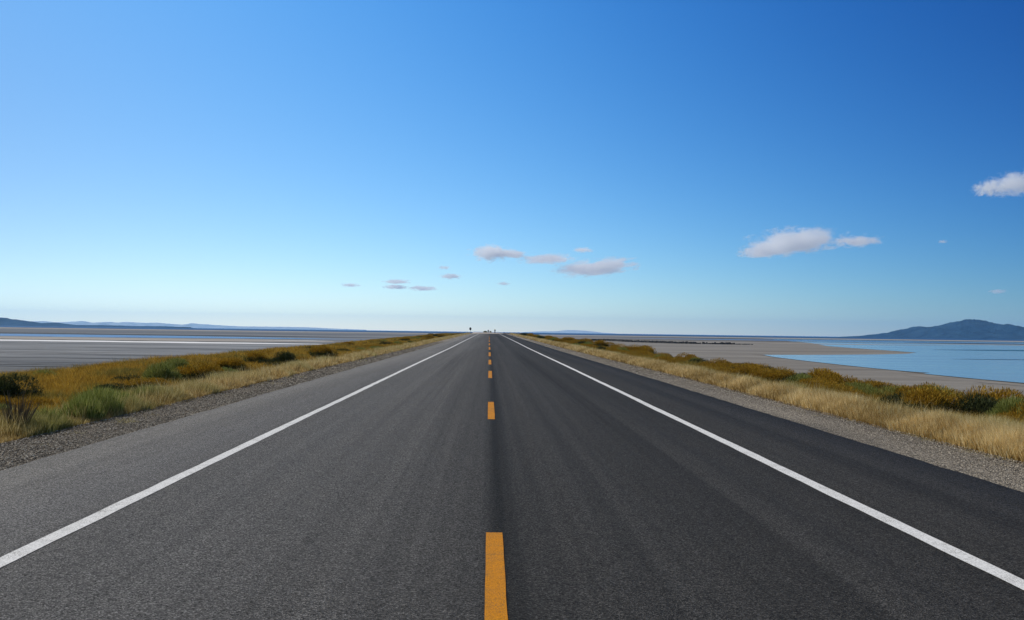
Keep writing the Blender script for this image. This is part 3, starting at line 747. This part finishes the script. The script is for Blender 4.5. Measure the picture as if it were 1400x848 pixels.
# ------------------------------------------------------------------ loose stones
def stones(name, side, x0, x1, y0, y1, n, rmin, rmax, mat):
    oc = np.array([(1, 0, 0), (-1, 0, 0), (0, 1, 0), (0, -1, 0), (0, 0, 1), (0, 0, -.6)], float)
    tri = np.array([(0, 2, 4), (2, 1, 4), (1, 3, 4), (3, 0, 4), (2, 0, 5), (1, 2, 5), (3, 1, 5), (0, 3, 5)])
    u, Y = scatter(0, 1, y0, y1, n, 1.9); X = x0+(x1-x0)*u
    r = rmin+(rmax-rmin)*rng.uniform(0, 1, n)**3
    r = r*np.clip(Y/20, 1, 2)
    base = zr(Y)+np.interp(np.abs(X), [5.6, 7.6], [-.05, -.105])
    Pn = oc[None]*r[:, None, None]*rng.uniform(.6, 1.2, (n, 6, 1)); Pn[:, :, 2] *= .6
    a = rng.uniform(0, 6.28, n); c, s = np.cos(a)[:, None], np.sin(a)[:, None]
    q = Pn.copy(); q[:, :, 0] = Pn[:, :, 0]*c-Pn[:, :, 1]*s; q[:, :, 1] = Pn[:, :, 0]*s+Pn[:, :, 1]*c
    q += np.stack([X, Y, base+r*.15], -1)[:, None]
    f = (np.arange(n)[:, None, None]*6+tri[None]).reshape(-1, 3)
    o = mesh(name, q.reshape(-1, 3), f, mat, attrs={'rnd': np.repeat(rng.uniform(0, 1, n), 6)})
    return tag(o, kind='stuff')
n_ = N('loose_stone', .9, .2); n_.color(n_.ramp(n_.attr('rnd'), [(0, (.03, .026, .02)), (.3, (.12, .10, .075)), (.7, (.28, .235, .175)), (1, (.60, .53, .42))])); M_STONE = n_.m
stones('loose_gravel', -1, EL+.02, GL-.15, 9, 120, 70000, .006, .021, M_STONE)
stones('loose_gravel', 1, ER-.02, GR+.15, 9, 120, 70000, .005, .019, M_STONE)

# ------------------------------------------------------------------ distant roadside things
M_POST = mat_plain_colour('galvanised_post', (.30, .31, .32), .5, .6)
M_DARK = mat_plain_colour('dark_sign_paint', (.012, .012, .014), .6)
def cyl(n, r0, r1, z0, z1, cx=0, cy=0):
    V = [(cx+r0*math.cos(6.2832*i/n), cy+r0*math.sin(6.2832*i/n), z0) for i in range(n)] + [(cx+r1*math.cos(6.2832*i/n), cy+r1*math.sin(6.2832*i/n), z1) for i in range(n)]
    return V, [[i, (i+1) % n, n+(i+1) % n, n+i] for i in range(n)]+[list(range(n))[::-1], list(range(n, 2*n))]
def disc(r, rz, t, z, y, n=24):
    V = [(r*math.cos(6.2832*i/n), y-t/2, z+rz*math.sin(6.2832*i/n)) for i in range(n)]+[(r*math.cos(6.2832*i/n), y+t/2, z+rz*math.sin(6.2832*i/n)) for i in range(n)]
    return V, [[i, (i+1) % n, n+(i+1) % n, n+i] for i in range(n)]+[list(range(n)), list(range(n, 2*n))[::-1]]
p = ray(643, 456.6, 318)
z0 = float(zt(p.x, p.y))
s = empty('road_sign', (p.x, p.y, z0))
v, f = cyl(10, .05, .05, -.2, 2.0); mesh('post', v, f, M_POST, s)
v, f = disc(.38, .5, .04, 1.75, -.08); mesh('sign_plate', v, f, M_DARK, s)
tag(s, 'dark oval road sign on a thin post left of the road end', 'road sign')
p = ray(676.6, 456.4, 345)
z0 = float(zr(p.y))
s = empty('marker_post', (p.x, p.y, z0))
v, f = cyl(8, .17, .15, -.1, 1.3); mesh('post', v, f, M_DARK, s)
v, f = disc(.24, .36, .05, 1.1, -.2); mesh('marker_plate', v, f, M_DARK, s)
tag(s, 'narrow dark marker post at the far right end of the road', 'marker post')
p = ray(667.6, 455.6, 372)
s = empty('marker_post', (p.x, p.y, float(zr(p.y))))
v, f = cyl(8, .2, .2, -.1, 1.0); mesh('post', v, f, M_DARK, s)
v, f = disc(.34, .3, .05, .75, -.24); mesh('marker_plate', v, f, M_DARK, s)
tag(s, 'short dark marker post in the middle of the far road end', 'marker post')
far_sh = shrub_mesh(1.2, .8, 3500, 77, .2, .12)
def small_bush(px, X_scale, lab):
    p = ray(px, 455.8, 374); o = mesh('far_bush', far_sh[0].reshape(-1, 3), quads(far_sh[0]), M_SAGE, attrs={'rnd': np.repeat(far_sh[2], 4)})
    o.location = (p.x, p.y, float(zr(p.y))-.1); o.scale = (X_scale, X_scale, .8)
    tag(o, lab, 'bush')
small_bush(663.5, .8, 'low dark bush on the pale gravel at the left of the road end')
small_bush(670.6, .4, 'tiny dark bush just right of the short post at the road end')
